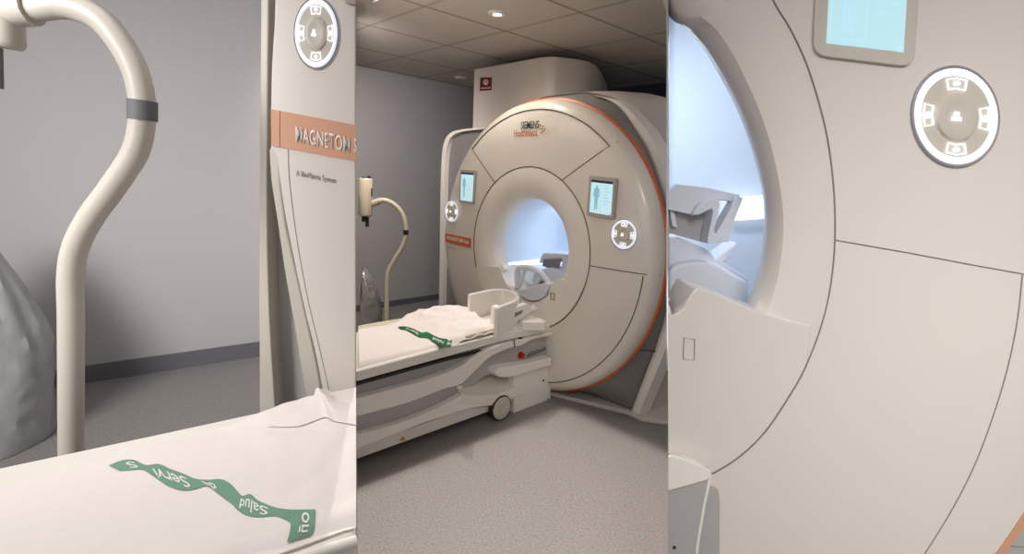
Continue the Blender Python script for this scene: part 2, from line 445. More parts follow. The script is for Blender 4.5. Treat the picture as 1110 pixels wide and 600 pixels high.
# ================================================================== MIDDLE: SCANNER
GX, GY, GZ = -2.735, 2.78, 1.10
GC = V((GX, GY, GZ)); XU = V((1, 0, 0)); YU = V((0, 1, 0))
scanner = thing('mri_scanner', 'ivory ring scanner with orange rim, the one seen whole in the middle', 'MRI scanner', (GX, GY + 0.8, 0))
face_prof = [(0.600, 0.0), (0.80, 0.004), (0.97, 0.014), (1.03, 0.030), (1.065, 0.06), (1.08, 0.11), (1.08, 0.13)]
obj('front_cover', lathe(GC, face_prof, XU, UP, YU, sides=160), 'cover', scanner)
flare = [(0.366, 0.13), (0.369, 0.085), (0.380, 0.045), (0.40, 0.018), (0.44, -0.002), (0.50, -0.010), (0.56, -0.008), (0.597, 0.0)]
obj('bore_ring', lathe(GC, flare, XU, UP, YU, sides=160), 'cover_matte', scanner)
obj('bore_tube', lathe(GC, [(0.366, 0.13), (0.366, 1.95), (0.52, 2.2)], XU, UP, YU, sides=96), 'bore', scanner, label='pale blue lit tunnel')
obj('rim_trim', lathe(GC, [(1.078, 0.126), (1.094, 0.132), (1.094, 0.148), (1.07, 0.152)], XU, UP, YU, sides=160), 'orange', scanner, label='thin orange rim')
# shroud edge and body
s0 = [(-2.60, 2.235), (-2.471, 2.218), (-2.217, 2.114), (-1.988, 1.848), (-1.85, 1.584), (-1.765, 1.40), (-1.715, 1.12), (-1.715, .87), (-1.765, .575), (-1.832, .328), (-1.915, .03)]
s0 = spline([(x, 0, z) for x, z in s0], 5)
s0l = [V((2 * GX - p.x, 0, p.z)) for p in reversed(s0)]
full = s0 + s0l[0:0] + [V((GX * 2 - s0[-1].x, 0, 0.03))] + s0l[1:-1]
def ringloft(levels, mat_, name, label=None):
    bm = bmesh.new(); R = []
    for (sx_, sz_, y) in levels:
        R.append([bm.verts.new((GX + (p.x - GX) * sx_, y, max(0.012, p.z * sz_))) for p in full])
    n = len(full)
    for a, c in zip(R, R[1:]):
        for i in range(n): bm.faces.new((a[i], a[(i + 1) % n], c[(i + 1) % n], c[i]))
    return obj(name, bm, mat_, scanner, label=label)
ringloft([(1.00, 1.0, 3.112), (1.02, 1.004, 3.10), (1.06, 1.008, 3.17)], 'barrel', 'shroud_step')
bm = bmesh.new(); R = []
es = [p for p in s0 if p.x > -2.44]
for i, p in enumerate(es):
    k = min(1, i / 8)
    R.append([bm.verts.new((GX + (p.x - GX) * sx_, y, max(.012, p.z * sz_))) for sx_, sz_, y in ((1.0, 1.0, 3.112), (1.004, 1.001, 3.09), (1.004 + .03 * k, 1.001 + .008 * k, 3.075), (1.006 + .075 * k, 1.002 + .018 * k, 3.09), (1.008 + .10 * k, 1.003 + .022 * k, 3.19))])
for a, c2 in zip(R, R[1:]):
    for j in range(4): bm.faces.new((a[j], a[j + 1], c2[j + 1], c2[j]))
obj('shroud_edge', bm, 'white', scanner, label='pale edge band of the rear shroud')
def hit(a):
    # distance from the ring centre to the shroud outline in direction a
    dx, dz = math.cos(a), math.sin(a); best = 1.0
    for i in range(len(full)):
        p, q_ = full[i], full[(i + 1) % len(full)]
        x1, z1, x2, z2 = p.x - GX, p.z - GZ, q_.x - GX, q_.z - GZ
        den = dx * (z2 - z1) - dz * (x2 - x1)
        if abs(den) < 1e-9: continue
        t = (x1 * (z2 - z1) - z1 * (x2 - x1)) / den; u_ = (x1 * dz - z1 * dx) / den
        if t > 0 and -1e-6 <= u_ <= 1 + 1e-6: best = t
    return best
bm = bmesh.new(); R = []
for k in range(160):
    a = 2 * math.pi * k / 160; dr_ = XU * math.cos(a) + UP * math.sin(a); h = hit(a)
    row = []
    for t, y in ((0, .145), (.25, .19), (.6, .26), (1.0, .335), (1.0, .42)):
        rr_ = 1.068 + (h + .004 - 1.068) * t
        p = GC + dr_ * rr_ + YU * y; p.z = max(p.z, .02); row.append(bm.verts.new(p))
    R.append(row)
for k in range(160):
    for j in range(4): bm.faces.new((R[k][j], R[k][j + 1], R[(k + 1) % 160][j + 1], R[(k + 1) % 160][j]))
obj('barrel', bm, 'barrel', scanner, label='dark grey barrel behind the rim')
sh = ringloft([(1.06, 1.008, 3.17), (1.10, 1.015, 3.22), (1.13, 1.03, 3.45), (1.15, 1.045, 3.8), (1.15, 1.045, 4.7)], 'shroud', 'rear_shroud')
# horizontal joint across barrel and shroud
obj('panel_seam', tube([AX(690, 378.5, 1, GY + .16), AX(701, 379.5, 1, GY + .25), AX(712, 381, 1, GY + .31)], 0.004, sides=6), 'seam', scanner)
# base plate under the barrel
bp = [AX(597, 434, 2, 0.0), AX(600, 432, 2, 0.0), AX(686, 451, 2, 0.0), AX(701, 455, 2, 0), AX(706, 454, 2, 0)]
obj('base_plate', prism([(-2.55, 2.86, 0.0), (-1.93, 3.06, 0.0), (-1.80, 3.05, 0), (-1.66, 3.14, 0), (-1.6, 3.5, 0), (-1.6, 4.7, 0), (-3.8, 4.7, 0), (-3.8, 3.0, 0), (-3.0, 2.90, 0)], (0, 0, 0.03)), 'shroud', scanner, bevel=0.008)
# left wing of the housing
wing = spline([(-4.68, 3.42, 0.0), (-4.68, 3.42, 0.6), (-4.69, 3.42, 1.4), (-4.68, 3.42, 1.80), (-4.64, 3.42, 1.97), (-4.54, 3.42, 2.05), (-4.35, 3.42, 2.08), (-3.9, 3.42, 2.09), (-3.4, 3.42, 2.09)], 4)
wi = [V((GX, 3.42, 0)) + (p - V((GX, 3.42, 0))) * 0.965 for p in wing]
for p, q_ in zip(wi, wing): p.z = max(0, q_.z * .992)
obj('side_wing_edge', prism2([p for p in wing] + list(reversed(wi)), [p + YU * 0.9 for p in wing] + [p + YU * 0.9 for p in reversed(wi)]), 'white', scanner, label='pale edge strip of the side wing')
obj('side_wing', prism([p + YU * 0.05 for p in wi] + [V((-3.4, 3.47, 0))], YU * 0.85), 'barrel', scanner)
# panel joints on the face
def arc(r, a0, a1, y, n=60): return [GC + XU * (r * math.cos(math.radians(a0 + (a1 - a0) * k / n))) + UP * (r * math.sin(math.radians(a0 + (a1 - a0) * k / n))) + YU * y for k in range(n + 1)]
bm = tube(arc(0.601, -110, 250, -0.001, 140), 0.0035, sides=6)
obj('panel_seam', bm, 'seam', scanner, smooth=False)
obj('panel_seam', tube(arc(1.0, 48, 133, 0.018), 0.0035, sides=6), 'seam', scanner, smooth=False)
obj('panel_seam', tube(arc(1.0, -2.5, -112, 0.020), 0.0035, sides=6), 'seam', scanner, smooth=False)
for p, q_ in (((.315, .515), (.72, .765)), ((-.375, .48), (-.74, .785)), ((.603, -.035), (1.075, -.03))):
    ln = []
    for k in range(9):
        t = k / 8; x = p[0] + (q_[0] - p[0]) * t; z = p[1] + (q_[1] - p[1]) * t; r = math.hypot(x, z)
        y = 0.0
        for (r0, y0), (r1, y1) in zip(face_prof, face_prof[1:]):
            if r0 <= r <= r1 + 1e-9: y = y0 + (y1 - y0) * (r - r0) / max(r1 - r0, 1e-6)
        ln.append(GC + V((x, y, z)))
    obj('panel_seam', tube(ln, 0.0032, sides=6), 'seam', scanner, smooth=False)
# lower infill panel with the channel for the table top
F_ = GY - 0.012
ch = [AX(px, py, 1, F_) for px, py in spx([(518, 289), (540, 288.5)], 1) + spx([(542, 290), (545, 300), (550, 309), (560, 320), (573, 327), (585, 326), (596, 318)], 4) + [(597, 309), (600, 308), (603, 302.5), (607, 302), (620, 306), (632, 311)]]
lo = [V((GX + 0.597 * math.cos(math.radians(a)), F_, GZ + 0.597 * math.sin(math.radians(a)))) for a in range(-18, -160, -4)]
bm = prism(ch + lo[:], YU * 0.20)
bmesh.ops.triangulate(bm, faces=[f for f in bm.faces if len(f.verts) > 4])
obj('infill_panel', bm, 'cover_matte', scanner, label='ivory panel with channel under the bore')
obj('socket', tube([AX(px, py, 1, F_ - .002) for px, py in ((597, 317), (601, 318), (601, 325), (597, 324))], 0.003, sides=6, closed=True), 'seam', scanner, smooth=False)
# lit strip inside the bore
def sa(r, a, y): return GC + V((r * math.cos(math.radians(a)), y, r * math.sin(math.radians(a))))
bm = bmesh.new()
for a in (-32, 212):
    st = 1 if a < 90 else -1
    vs = [bm.verts.new(sa(.358, a + st * da, y)) for da, y in ((0, .14), (0, 1.9), (6, 1.9), (6, .14))]; bm.faces.new(vs)
obj('light_strip', bm, 'strip', scanner, smooth=False, label='bright light strip along the tunnel')
# writing
obj('logo_lettering', text_bm('SIEMENS', AX(574.3, 135.6, 1, GY - .001), XU * .049, UP * .072, -YU, bold=.012), 'black_text', scanner, smooth=False)
obj('logo_lettering', text_bm('Healthineers', AX(569.3, 144.2, 1, GY - .001), XU * .0465, UP * .070, -YU, bold=.0), 'orange_text', scanner, smooth=False)
bm = bmesh.new()
for i, (x, y) in enumerate([(586, 135.5), (588.5, 137), (590.5, 139.6), (588.7, 142), (586.5, 143.8), (587, 139.5)]):
    c = AX(x, y, 1, GY - .003); bmesh.ops.create_icosphere(bm, subdivisions=1, radius=0.006, matrix=Matrix.Translation(c))
obj('logo_dots', bm, 'orange_text', scanner)
# screens and dials
def cy(x, z):
    r = math.hypot(x - GX, z - GZ); y = 0.0
    for (r0, y0), (r1, y1) in zip(face_prof, face_prof[1:]):
        if r0 <= r <= r1: y = y0 + (y1 - y0) * (r - r0) / (r1 - r0)
    return GY + y
Ys = GY - 0.012
screen([AX(638.5, 190, 1, Ys), AX(668.5, 193, 1, Ys), AX(665.5, 238.5, 1, Ys), AX(635.5, 233, 1, Ys)], -YU, scanner, 0.02, 0.024)
screen([AX(498.5, 183.5, 1, Ys), AX(515.5, 184.8, 1, Ys), AX(513.5, 221.5, 1, Ys), AX(497.5, 219, 1, Ys)], -YU, scanner, 0.015, 0.020)
dial(AX(676.3, 254, 1, Ys + .004), XU * .098, UP * .095, -YU, scanner)
dial(AX(489.8, 229, 1, Ys + .004), XU * .096, UP * .093, -YU, scanner)
# orange band with lettering on the left of the ring
def onface(x, y, lift):
    p = AX(x, y, 1, GY); return V((p.x, cy(p.x, p.z) - lift, p.z))
def strip_bm(t, b_, lift, n=24):
    bm = bmesh.new(); rows = []
    for k in range(n + 1):
        u_ = k / n; i = min(int(u_ * (len(t) - 1)), len(t) - 2); f = u_ * (len(t) - 1) - i
        tx, ty = t[i][0] + (t[i + 1][0] - t[i][0]) * f, t[i][1] + (t[i + 1][1] - t[i][1]) * f
        bx, by = b_[i][0] + (b_[i + 1][0] - b_[i][0]) * f, b_[i][1] + (b_[i + 1][1] - b_[i][1]) * f
        rows.append([bm.verts.new(onface(tx + (bx - tx) * q, ty + (by - ty) * q, lift)) for q in (0, .33, .66, 1)])
    for a, c in zip(rows, rows[1:]):
        for q in range(3): bm.faces.new((a[q], a[q + 1], c[q + 1], c[q]))
    return bm
obj('name_band', strip_bm(((477.2, 252.3), (483, 253), (490, 254.2), (511, 258.3)), ((477.4, 261.2), (483, 262.5), (490, 264.2), (511, 268.5)), .005), 'band', scanner, label='orange name band')
obj('band_lettering', text_bm('MAGNETOM Sola', lambda x, y: onface(496.5 + x * 25 / 7.5, 259.9 + (x * 25 / 7.5) * .21 - y * 5.6, .011), None, None, None, bold=.02), 'lettering', scanner, smooth=False)
obj('band_lettering', text_bm('A BioMatrix System', lambda x, y: onface(488.5 + x * 13 / 8.9, 268.6 + (x * 13 / 8.9) * .2 - y * 2.8, .006), None, None, None), 'grey_text', scanner, smooth=False)

# service tower above / behind the ring

fp = spline([(-4.28, 3.5, 0), (-3.55, 3.5, 0)], 1) + spline([(-3.40, 3.5, 0), (-3.30, 3.53, 0), (-3.22, 3.62, 0), (-3.16, 4.0, 0), (AX(660, 84, 1, 5.0).x, 5.0, 0)], 4) + [V((-4.28, 5.0, 0))]
tower = obj('service_tower', prism([V((p.x, p.y, 0.6)) for p in fp], (0, 0, 2.06)), 'shroud', scanner, bevel=0.01, label='tall plain box housing behind the ring')
obj('warning_sign', prism([AX(x, y, 1, 3.495) for x, y in ((520.5, 84), (533, 83.5), (532.5, 97.5), (520, 98.5))], YU * .004), 'sign', tower, smooth=False, label='small dark red sign')
bm = tube([AX(526.6 + 2.1 * math.cos(a), 89 + 2.5 * math.sin(a), 1, 3.488) for a in [i * math.pi / 6 for i in range(12)]], .005, sides=5, closed=True)
tube([AX(526.6, 88, 1, 3.488), AX(526.6, 92.5, 1, 3.488)], .004, bm, sides=5)
tube([AX(521.5, 95.5, 1, 3.488), AX(531.5, 95, 1, 3.488)], .004, bm, sides=5)
obj('sign_symbol', bm, 'lettering', tower, smooth=False)

# added plates, out of view, that cut off the light of two lamps
def cutoff_plates(c, x0, x1, y0, y1, z, label, open_sides=''):
    t = thing('light_cutoff', label, 'ceiling light', (c[0], c[1], 2.75))
    T = .006
    if 'x-' not in open_sides: obj('cutoff_plate', box((c[0] + x0 - T, c[1] + y0 - T, z), (c[0] + x0, c[1] + y1 + T, 2.749)), 'black', t, smooth=False)
    if 'x+' not in open_sides: obj('cutoff_plate', box((c[0] + x1, c[1] + y0 - T, z), (c[0] + x1 + T, c[1] + y1 + T, 2.749)), 'black', t, smooth=False)
    if 'y-' not in open_sides: obj('cutoff_plate', box((c[0] + x0, c[1] + y0 - T, z), (c[0] + x1, c[1] + y0, 2.749)), 'black', t, smooth=False)
    obj('cutoff_plate', box((c[0] + x0, c[1] + y1, z), (c[0] + x1, c[1] + y1 + T, 2.749)), 'black', t, smooth=False)
cutoff_plates(FL, -.06, .06, -.06, .06, 2.70 - .06 * 2.70, 'added unseen black plates squaring off the light on the open floor')
cutoff_plates(TL, -.14, .14, -.06, .03, 2.70 - .03 * 2.70 / (2.80 - TL[1]), 'added unseen black plate cutting off the light over the patient table', 'x-x+y-')
# ceiling spotlights
def downlight(px, py, lit, label):
    c = AX(px, py, 2, 2.748)
    t = thing('ceiling_downlight', label, 'ceiling light', c)
    obj('trim_ring', lathe(c, [(0.030, -0.012), (0.055, -0.012), (0.066, -0.004), (0.066, 0.002)], XU, YU, UP, sides=32), 'white', t)
    obj('lens', lathe(c, [(0.0005, -0.006), (0.046, -0.008)], XU, YU, UP, sides=32), 'lamp_face' if lit else 'shroud', t)
downlight(539, 14, True, 'small round lit ceiling light above the ring scanner')
downlight(499, 84, False, 'small unlit round fitting in the ceiling by the left wall')

# ================================================================== MIDDLE: PATIENT TABLE
XS = -2.45
table = thing('patient_table', 'full length patient table on wheels docked to the whole ring scanner, lower side in view', 'patient table', (-2.8, 2.0, 0))
def side(pts, name, m_, x0=XS, th=0.1, bevel=0.006, label=None, parent=None, dx=0.0):
    ps = [AX(px, py, 0, x0) for px, py in pts]
    bk = [p + V((-th, 0, 0)) for p in ps]
    # keep the cut end behind the partition plane
    return obj(name, prism2(ps, bk), m_, parent or table, bevel=bevel, label=label)
L = 386
def toL(pts): return pts
# core body of the table
body = [(L, 418), (430, 407), (480, 394), (530, 381), (560, 372), (600, 361), (597, 392), (560, 401), (540, 405), (520, 415), (500, 425), (470, 446), (L, 477)]
side([(L, 412), (600, 356), (598, 388), (568, 397), (541, 401), (525, 408), (512, 418), (500, 432), (440, 455), (L, 476)], 'side_panel', 'panel_grey', XS - .03, 0.60, 0.004, 'grey side panel')
# top deck
deckf = [AX(px, py, 0, XS) for px, py in ((L, 402), (480, 377), (545, 361), (606, 350), (605, 358), (575, 364), (545, 370), (480, 388), (L, 414))]
obj('deck_rail', prism2(deckf, [p + V((-.62, 0, 0)) for p in deckf]), 'white', table, bevel=0.012, seg=3, label='long white top rail')
# dark slot line under the rail
side([(L, 415), (480, 389.5), (528, 378), (530, 379.5), (480, 392), (L, 418)], 'slot', 'rubber', XS - .005, 0.05, 0)
# sweeping white trim
wave_t = spx([(L, 432), (430, 420), (460, 412), (480, 405), (500, 396.5), (512, 388), (524, 381), (540, 374), (557, 370), (575, 365.5), (606, 358)], 4)
wave_b = spx([(606, 362), (590, 365), (577, 368), (566, 374), (557, 376), (545, 380), (530, 388), (512, 405), (500, 416), (480, 422), (440, 437), (L, 451.5)], 4)
side(wave_t + wave_b, 'curved_trim', 'white', XS + .02, 0.06, 0.006, 'white curved trim sweeping up to the top')
# lower ledge
lw_t = spx([(L, 471), (430, 459), (465, 446), (490, 434), (502, 427)], 3)
lw = lw_t + spx([(507, 428), (520, 428.5), (538, 427), (552, 423), (564, 419)], 3) + spx([(565, 428), (552, 434), (535, 439), (518, 441), (500, 445), (485, 450), (460, 458), (430, 470), (L, 487)], 3)
side(lw, 'lower_ledge', 'white', XS + .015, 0.12, 0.006, 'white lower ledge')
side([(L, 486), (430, 469), (470, 455), (500, 444), (520, 441), (540, 438), (540, 442), (L, 497.5)], 'underside_skirt', 'white', XS - .03, 0.50, 0.004)
# shelf-like cover above the wheel
shp = [AX(px, py, 2, 0.285) for px, py in spx([(514, 421), (517, 411), (526, 406), (540, 404), (556, 409), (564, 420)], 3)]
sh_lo = [AX(px, py, 0, XS + .02) for px, py in ((565, 419.5), (552, 423.5), (538, 427.5), (520, 429), (507, 428.5), (500, 426))]
obj('wheel_cover', prism2([p for p in sh_lo] + [V((XS - .22, sh_lo[-1].y + .05, .31)), V((XS - .22, sh_lo[0].y, .31))], [p - UP * .06 for p in sh_lo] + [V((XS - .22, sh_lo[-1].y + .05, .25)), V((XS - .22, sh_lo[0].y, .25))]), 'cover_matte', table, bevel=0.008)
# docking block at the scanner end
side([(557, 397), (597, 387), (597, 432), (557, 450)], 'docking_block', 'white', XS - .005, 0.55, 0.006)
lip = spx([(537, 404), (541, 399), (556, 396), (575, 393), (598, 387)], 3) + spx([(598, 396), (580, 401), (560, 407), (548, 409), (540, 408)], 3)
side(lip, 'bumper_ledge', 'white', XS + .045, 0.12, 0.012, 'rounded white ledge')
for (x, y) in ((589, 412), (595, 402), (594, 432)):
    bm = bmesh.new(); bmesh.ops.create_icosphere(bm, subdivisions=2, radius=0.008 if x == 589 else .005, matrix=Matrix.Translation(AX(x, y, 0, XS - .003)))
    obj('screw', bm, 'rubber', table)
# red stop button, grip and small marks
c = AX(564, 384.5, 0, XS - .028)
eb = obj('stop_button', lathe(c, [(0.024, 0), (0.024, 0.012), (0.017, 0.013), (0.018, 0.03), (0.001, 0.034)], YU, UP, XU, sides=24), 'red', table, label='red emergency button')
gr = spline([AX(px, py, 0, XS - .028) for px, py in ((570, 387), (572, 381), (582, 377.5), (596, 373.5), (597.5, 377), (590, 380.5), (574, 387))], 3, closed=True)
obj('grip_recess', prism(gr, (-.001, 0, 0)), 'metal', table, label='grey recessed grip')
obj('grip', tube([p + XU * .004 for p in gr], 0.006, sides=8, closed=True), 'panel_grey', table)
for (x, y) in ((572, 385), (596, 376)):
    bm = bmesh.new(); bmesh.ops.create_icosphere(bm, subdivisions=1, radius=.006, matrix=Matrix.Translation(AX(x, y, 0, XS - .02)))
    obj('grip_screw', bm, 'rubber', table)
obj('joint_mark', tube([AX(557, 368, 0, XS + .024), AX(558, 376, 0, XS + .024)], .004, sides=6), 'seam', table)
obj('release_mark', prism([AX(x, y, 0, XS + .006) for x, y in ((563, 365.5), (567, 366), (567, 367.6), (563, 367))], (-.01, 0, 0)), 'black', table, smooth=False)
obj('arrow_symbol', prism([AX(x, y, 0, XS - .027) for x, y in ((537, 396.5), (540, 395), (540, 395.8), (547, 393.6), (547, 395), (540, 397), (540, 398))], (-.003, 0, 0)), 'black', table, smooth=False)
obj('white_clip', prism([AX(x, y, 0, XS - .02) for x, y in ((496, 418), (501, 417.5), (501.5, 420.5), (498, 422), (496, 420.5))], (-.012, 0, 0)), 'lettering', table, bevel=.002)
obj('warning_triangle', prism([AX(x, y, 0, XS - .025) for x, y in ((437, 472.5), (434, 477.5), (440, 476.5))], (-.006, 0, 0)), 'yellow', table, smooth=False, label='small yellow warning triangle')
# wheels
def wheel(px, py, r, x, w=0.045):
    c = AX(px, py, 0, x); c.z = r
    t = obj('wheel', lathe(c, [(0.001, 0), (r * .30, 0), (r * .34, -.004), (r * .40, 0), (r * .88, 0), (r * .9, -.003)], YU, UP, XU, sides=40), 'wheel', table)
    obj('tyre', lathe(c, [(r * .9, -.002), (r * .98, -.004), (r, -.012), (r, -w + .01), (r * .96, -w), (0.001, -w)], YU, UP, XU, sides=40), 'rubber', t)
wheel(544, 452, 0.088, XS + .03)
wheel(537, 449, 0.088, XS - .07)
wheel(470, 470, 0.072, XS - .50)

# mattress and cradle platform
mb = [V((-2.49, 1.2, 0)), V((-2.49, 2.75, 0)), V((-3.06, 2.75, 0)), V((-3.06, 1.62, 0)), V((-2.93, 1.50, 0))]
# left end of everything stops at the partition line
ray0 = P(386, 360, 2.0); sl = ray0.y / ray0.x
def clip_y(x, off=0.012): return x * sl + off
mb = [V((-2.49, clip_y(-2.49), .562)), V((-2.49, 2.75, .562)), V((-3.14, 2.75, .562)), V((-3.14, clip_y(-3.14), .562))]
obj('mattress', prism(mb, (0, 0, .03)), 'mattress', table, bevel=.01)
rb = [V((-3.07, clip_y(-3.07), .55)), V((-3.07, 2.75, .55)), V((-3.15, 2.75, .55)), V((-3.15, clip_y(-3.15), .55))]
obj('far_rail', prism(rb, (0, 0, .055)), 'rail', table, bevel=.01, label='cream far side rail')

# sheet over the mattress
def hsheet(x, y):
    n = noise.noise(V((x * 5, y * 3.2, 1.3))); n2 = noise.noise(V((x * 16, y * 12, 4.2)))
    k = 1 / (1 + math.exp(-(y - 1.93) * 22)); fr_ = 1 / (1 + math.exp(-(x + 2.62) * 22))
    rid = 1 - abs(noise.noise(V((x * 5.5 + y * 2, y * 6.5 - x * 3, 8.1)))) * 2.2; rid2 = 1 - abs(noise.noise(V((x * 13, y * 11 + x * 7, 2.1)))) * 2.2
    pile = math.exp(-(((y - 2.20) / .17) ** 2 + ((x + 2.88) / .17) ** 2))
    z = .604 + .003 * n + k * (.032 + .020 * rid + .009 * rid2) + pile * .06
    if x > -2.50: z -= (x + 2.50) * 0.9
    return max(z, .560)
bm = bmesh.new(); g = []
nx, ny = 40, 80
for i in range(nx + 1):
    row = []
    for j in range(ny + 1):
        u = i / nx; v = j / ny
        yend = 2.34 + .07 * noise.noise(V((u * 6, 2, 0))) - .06 * max(0, .25 - u)
        x = -2.462 - u * (.60 - .06 * math.sin(v * 7) * v)
        y0 = clip_y(x, .015); y = y0 + (yend - y0) * v
        row.append(bm.verts.new((x, y, hsheet(x, y) - (.02 if j == ny else 0))))
    g.append(row)
for i in range(nx):
    for j in range(ny): bm.faces.new((g[i][j], g[i + 1][j], g[i + 1][j + 1], g[i][j + 1]))
sheet = obj('bed_sheet', bm, 'sheet')
md = sheet.modifiers.new('sub', 'SUBSURF'); md.levels = md.render_levels = 1
tag(sheet, 'crumpled white sheet with small dark green lettered stripe on the full length patient table', 'sheet')
def onsheet(px, py, f, z0, lift):
    z = z0
    for _ in range(8):
        p = AX(px, py, 2, z); z = f(p.x, p.y) + lift
    return AX(px, py, 2, z)
def ribbon(top, bot, f, z0, lift, m_, parent, name='printed_stripe'):
    t = spx(top, 8); b_ = spx(bot, 8); n = min(len(t), len(b_)); bm = bmesh.new(); rows = []
    for k in range(n):
        rows.append([bm.verts.new(onsheet(t[k][0] + (b_[k][0] - t[k][0]) * s / 4, t[k][1] + (b_[k][1] - t[k][1]) * s / 4, f, z0, lift)) for s in range(5)])
    for a, c in zip(rows, rows[1:]):
        for s in range(4): bm.faces.new((a[s], a[s + 1], c[s + 1], c[s]))
    o = obj(name, bm, m_, parent)
    def at(u, v):
        x = max(0, min(n - 1.001, u * (n - 1))); i = int(x); fr_ = x - i
        tx = t[i][0] * (1 - fr_) + t[i + 1][0] * fr_; ty = t[i][1] * (1 - fr_) + t[i + 1][1] * fr_
        bx_ = b_[i][0] * (1 - fr_) + b_[i + 1][0] * fr_; by_ = b_[i][1] * (1 - fr_) + b_[i + 1][1] * fr_
        return onsheet(tx + (bx_ - tx) * v, ty + (by_ - ty) * v, f, z0, lift * 1.6)
    return o, at
rib, at = ribbon([(431, 354), (438, 353.3), (447, 355.5), (457, 360), (463, 359.5), (470, 363), (477, 366), (484, 367), (490, 368.5)],
                 [(434, 356.5), (440, 357), (447, 361), (455, 365), (463, 365.5), (469, 370), (476, 373), (482, 375), (488, 377)], hsheet, .62, .006, 'green', sheet)
def rtext(s, u0, u1, at, parent, flip=True, v0=.22, v1=.8):
    wd = len(s) * 0.55
    def f(x, y):
        uu = (x / wd + .5); vv = (y + .45) / .95
        if flip: uu = 1 - uu; vv = 1 - vv
        return at(u0 + (u1 - u0) * uu, v1 + (v0 - v1) * vv)
    return obj('stripe_lettering', text_bm(s, f, None, None, None, bold=.01), 'lettering', parent, smooth=False)
rtext('Servi', .10, .38, at, sheet); rtext('Salud', .58, .88, at, sheet); rtext('oñ', .9, .995, at, sheet)

# head cradle at the end of the table (U shaped wall)
cradle = thing('head_cradle', 'white curved U shaped head rest at the end of the full patient table', 'head rest', (-2.8, 2.6, .6))
cp = [AX(px, py, 2, .80) for px, py in ((508.5, 318), (520, 315.5), (532, 313), (545, 312.5), (556, 315), (561, 319.5), (558, 324), (550, 327.5), (541, 331), (538, 333))]
cp = spline(cp, 5)
bm = bmesh.new(); R = []
for i, p in enumerate(cp):
    a = cp[max(i - 1, 0)]; c2 = cp[min(i + 1, len(cp) - 1)]; t = (c2 - a).normalized(); n = V((t.y, -t.x, 0)).normalized() * .013
    lowz = .597
    R.append([bm.verts.new(q) for q in (V((p.x, p.y, lowz)) + n, V((p.x, p.y, p.z - .01)) + n, V((p.x, p.y, p.z)), V((p.x, p.y, p.z - .01)) - n, V((p.x, p.y, lowz)) - n)])
for a, c2 in zip(R, R[1:]):
    for j in range(5): bm.faces.new((a[j], a[(j + 1) % 5], c2[(j + 1) % 5], c2[j]))
bm.faces.new(R[0]); bm.faces.new(R[-1])
obj('curved_wall', bm, 'foam', cradle, bevel=.003)
# front side piece with triangular opening
fpp = [AX(px, py, 0, -2.50) for px, py in ((538, 333), (543, 331), (546, 337), (572, 329), (575, 331), (577, 337), (572, 341), (548, 354), (536, 352))]
hole = [AX(px, py, 0, -2.499) for px, py in ((553, 341), (567, 335.5), (566, 339), (554, 346))]
obj('side_block', prism(fpp, (-.05, 0, 0)), 'foam', cradle, bevel=.004)
obj('opening', prism(hole, (-.003, 0, 0)), 'coil_dark', cradle, smooth=False, label='grey recess in the side')
obj('cradle_pad', prism([(-2.86, 2.24, .594), (-2.56, 2.16, .594), (-2.56, 2.60, .594), (-2.86, 2.60, .594)], (0, 0, .02)), 'mattress', cradle, bevel=.008)
bm = tube([AX(574, 334, 0, -2.52), AX(579, 331.5, 0, -2.52)], .012, sides=10); tube([AX(576, 336, 0, -2.50), AX(581, 334, 0, -2.50)], .010, bm, sides=10)
obj('latch', bm, 'white', cradle)
# foam wedges
def wedge(pts, z0, z1, name, label):
    b0 = [AX(px, py, 2, z1) for px, py in pts]
    o = obj(name, prism(b0, (0, 0, z0 - z1)), 'foam', bevel=.006); return tag(o, label, 'foam pad')
wedge([(566, 348.5), (583, 343.5), (592, 347), (591, 349)], .592, .655, 'foam_pad', 'small white box shaped foam pad nearest the scanner on the table end')
wedge([(554, 353), (577, 338.5), (584, 341.5), (560, 355.5)], .592, .615, 'foam_wedge', 'thin white foam wedge lying beside the head rest')
# pillow slab under the sheet end
ps = [AX(px, py, 2, .60) for px, py in ((505, 366), (541, 356), (546, 352), (500, 362))]
tag(obj('head_board', prism([AX(px, py, 0, XS - .02) for px, py in ((505, 369), (541, 359), (541, 354), (505, 364))], (-.3, 0, 0)), 'rail', bevel=.006), 'cream padded board sticking out from under the crumpled sheet', 'board')

# head coil in the bore
coil = thing('head_coil', 'white open cage coil inside the tunnel of the whole ring scanner', 'head coil', (-2.8, 3.1, .75))
YA = 2.83
bm = tube(spline([AX(px, py, 1, YA) for px, py in ((561, 312), (560.5, 298), (562, 291), (567, 289.5), (577, 291), (586, 296), (592, 303), (597, 309))], 5), .022, sides=10)
obj('arch', bm, 'coil', coil)
bm = tube(spline([AX(px, py, 1, YA) for px, py in ((563, 311), (566, 302), (570, 291))], 4), .014, sides=8)
tube(spline([AX(px, py, 1, YA) for px, py in ((578, 308), (580, 300), (582, 294))], 4), .014, bm, sides=8)
obj('rib', bm, 'coil', coil)
obj('coil_base', prism([AX(px, py, 1, YA - .06) for px, py in spx([(560, 314), (575, 311), (592, 306), (594, 312), (588, 323), (574, 326), (563, 320)], 3)], YU * .3), 'coil', coil, bevel=.01)
bm = prism([AX(px, py, 1, YA + .15) for px, py in ((585, 281), (589, 274), (603, 274.5), (618, 276), (612, 295), (607, 294), (610, 282), (597, 285), (584, 285))], YU * .2)
obj('mirror_housing', bm, 'coil', coil, bevel=.005)
obj('mirror', prism([AX(px, py, 1, YA + .13) for px, py in ((588, 288), (589, 281), (607, 280), (604, 292), (596, 291))], YU * .02), 'coil_dark', coil, smooth=False)
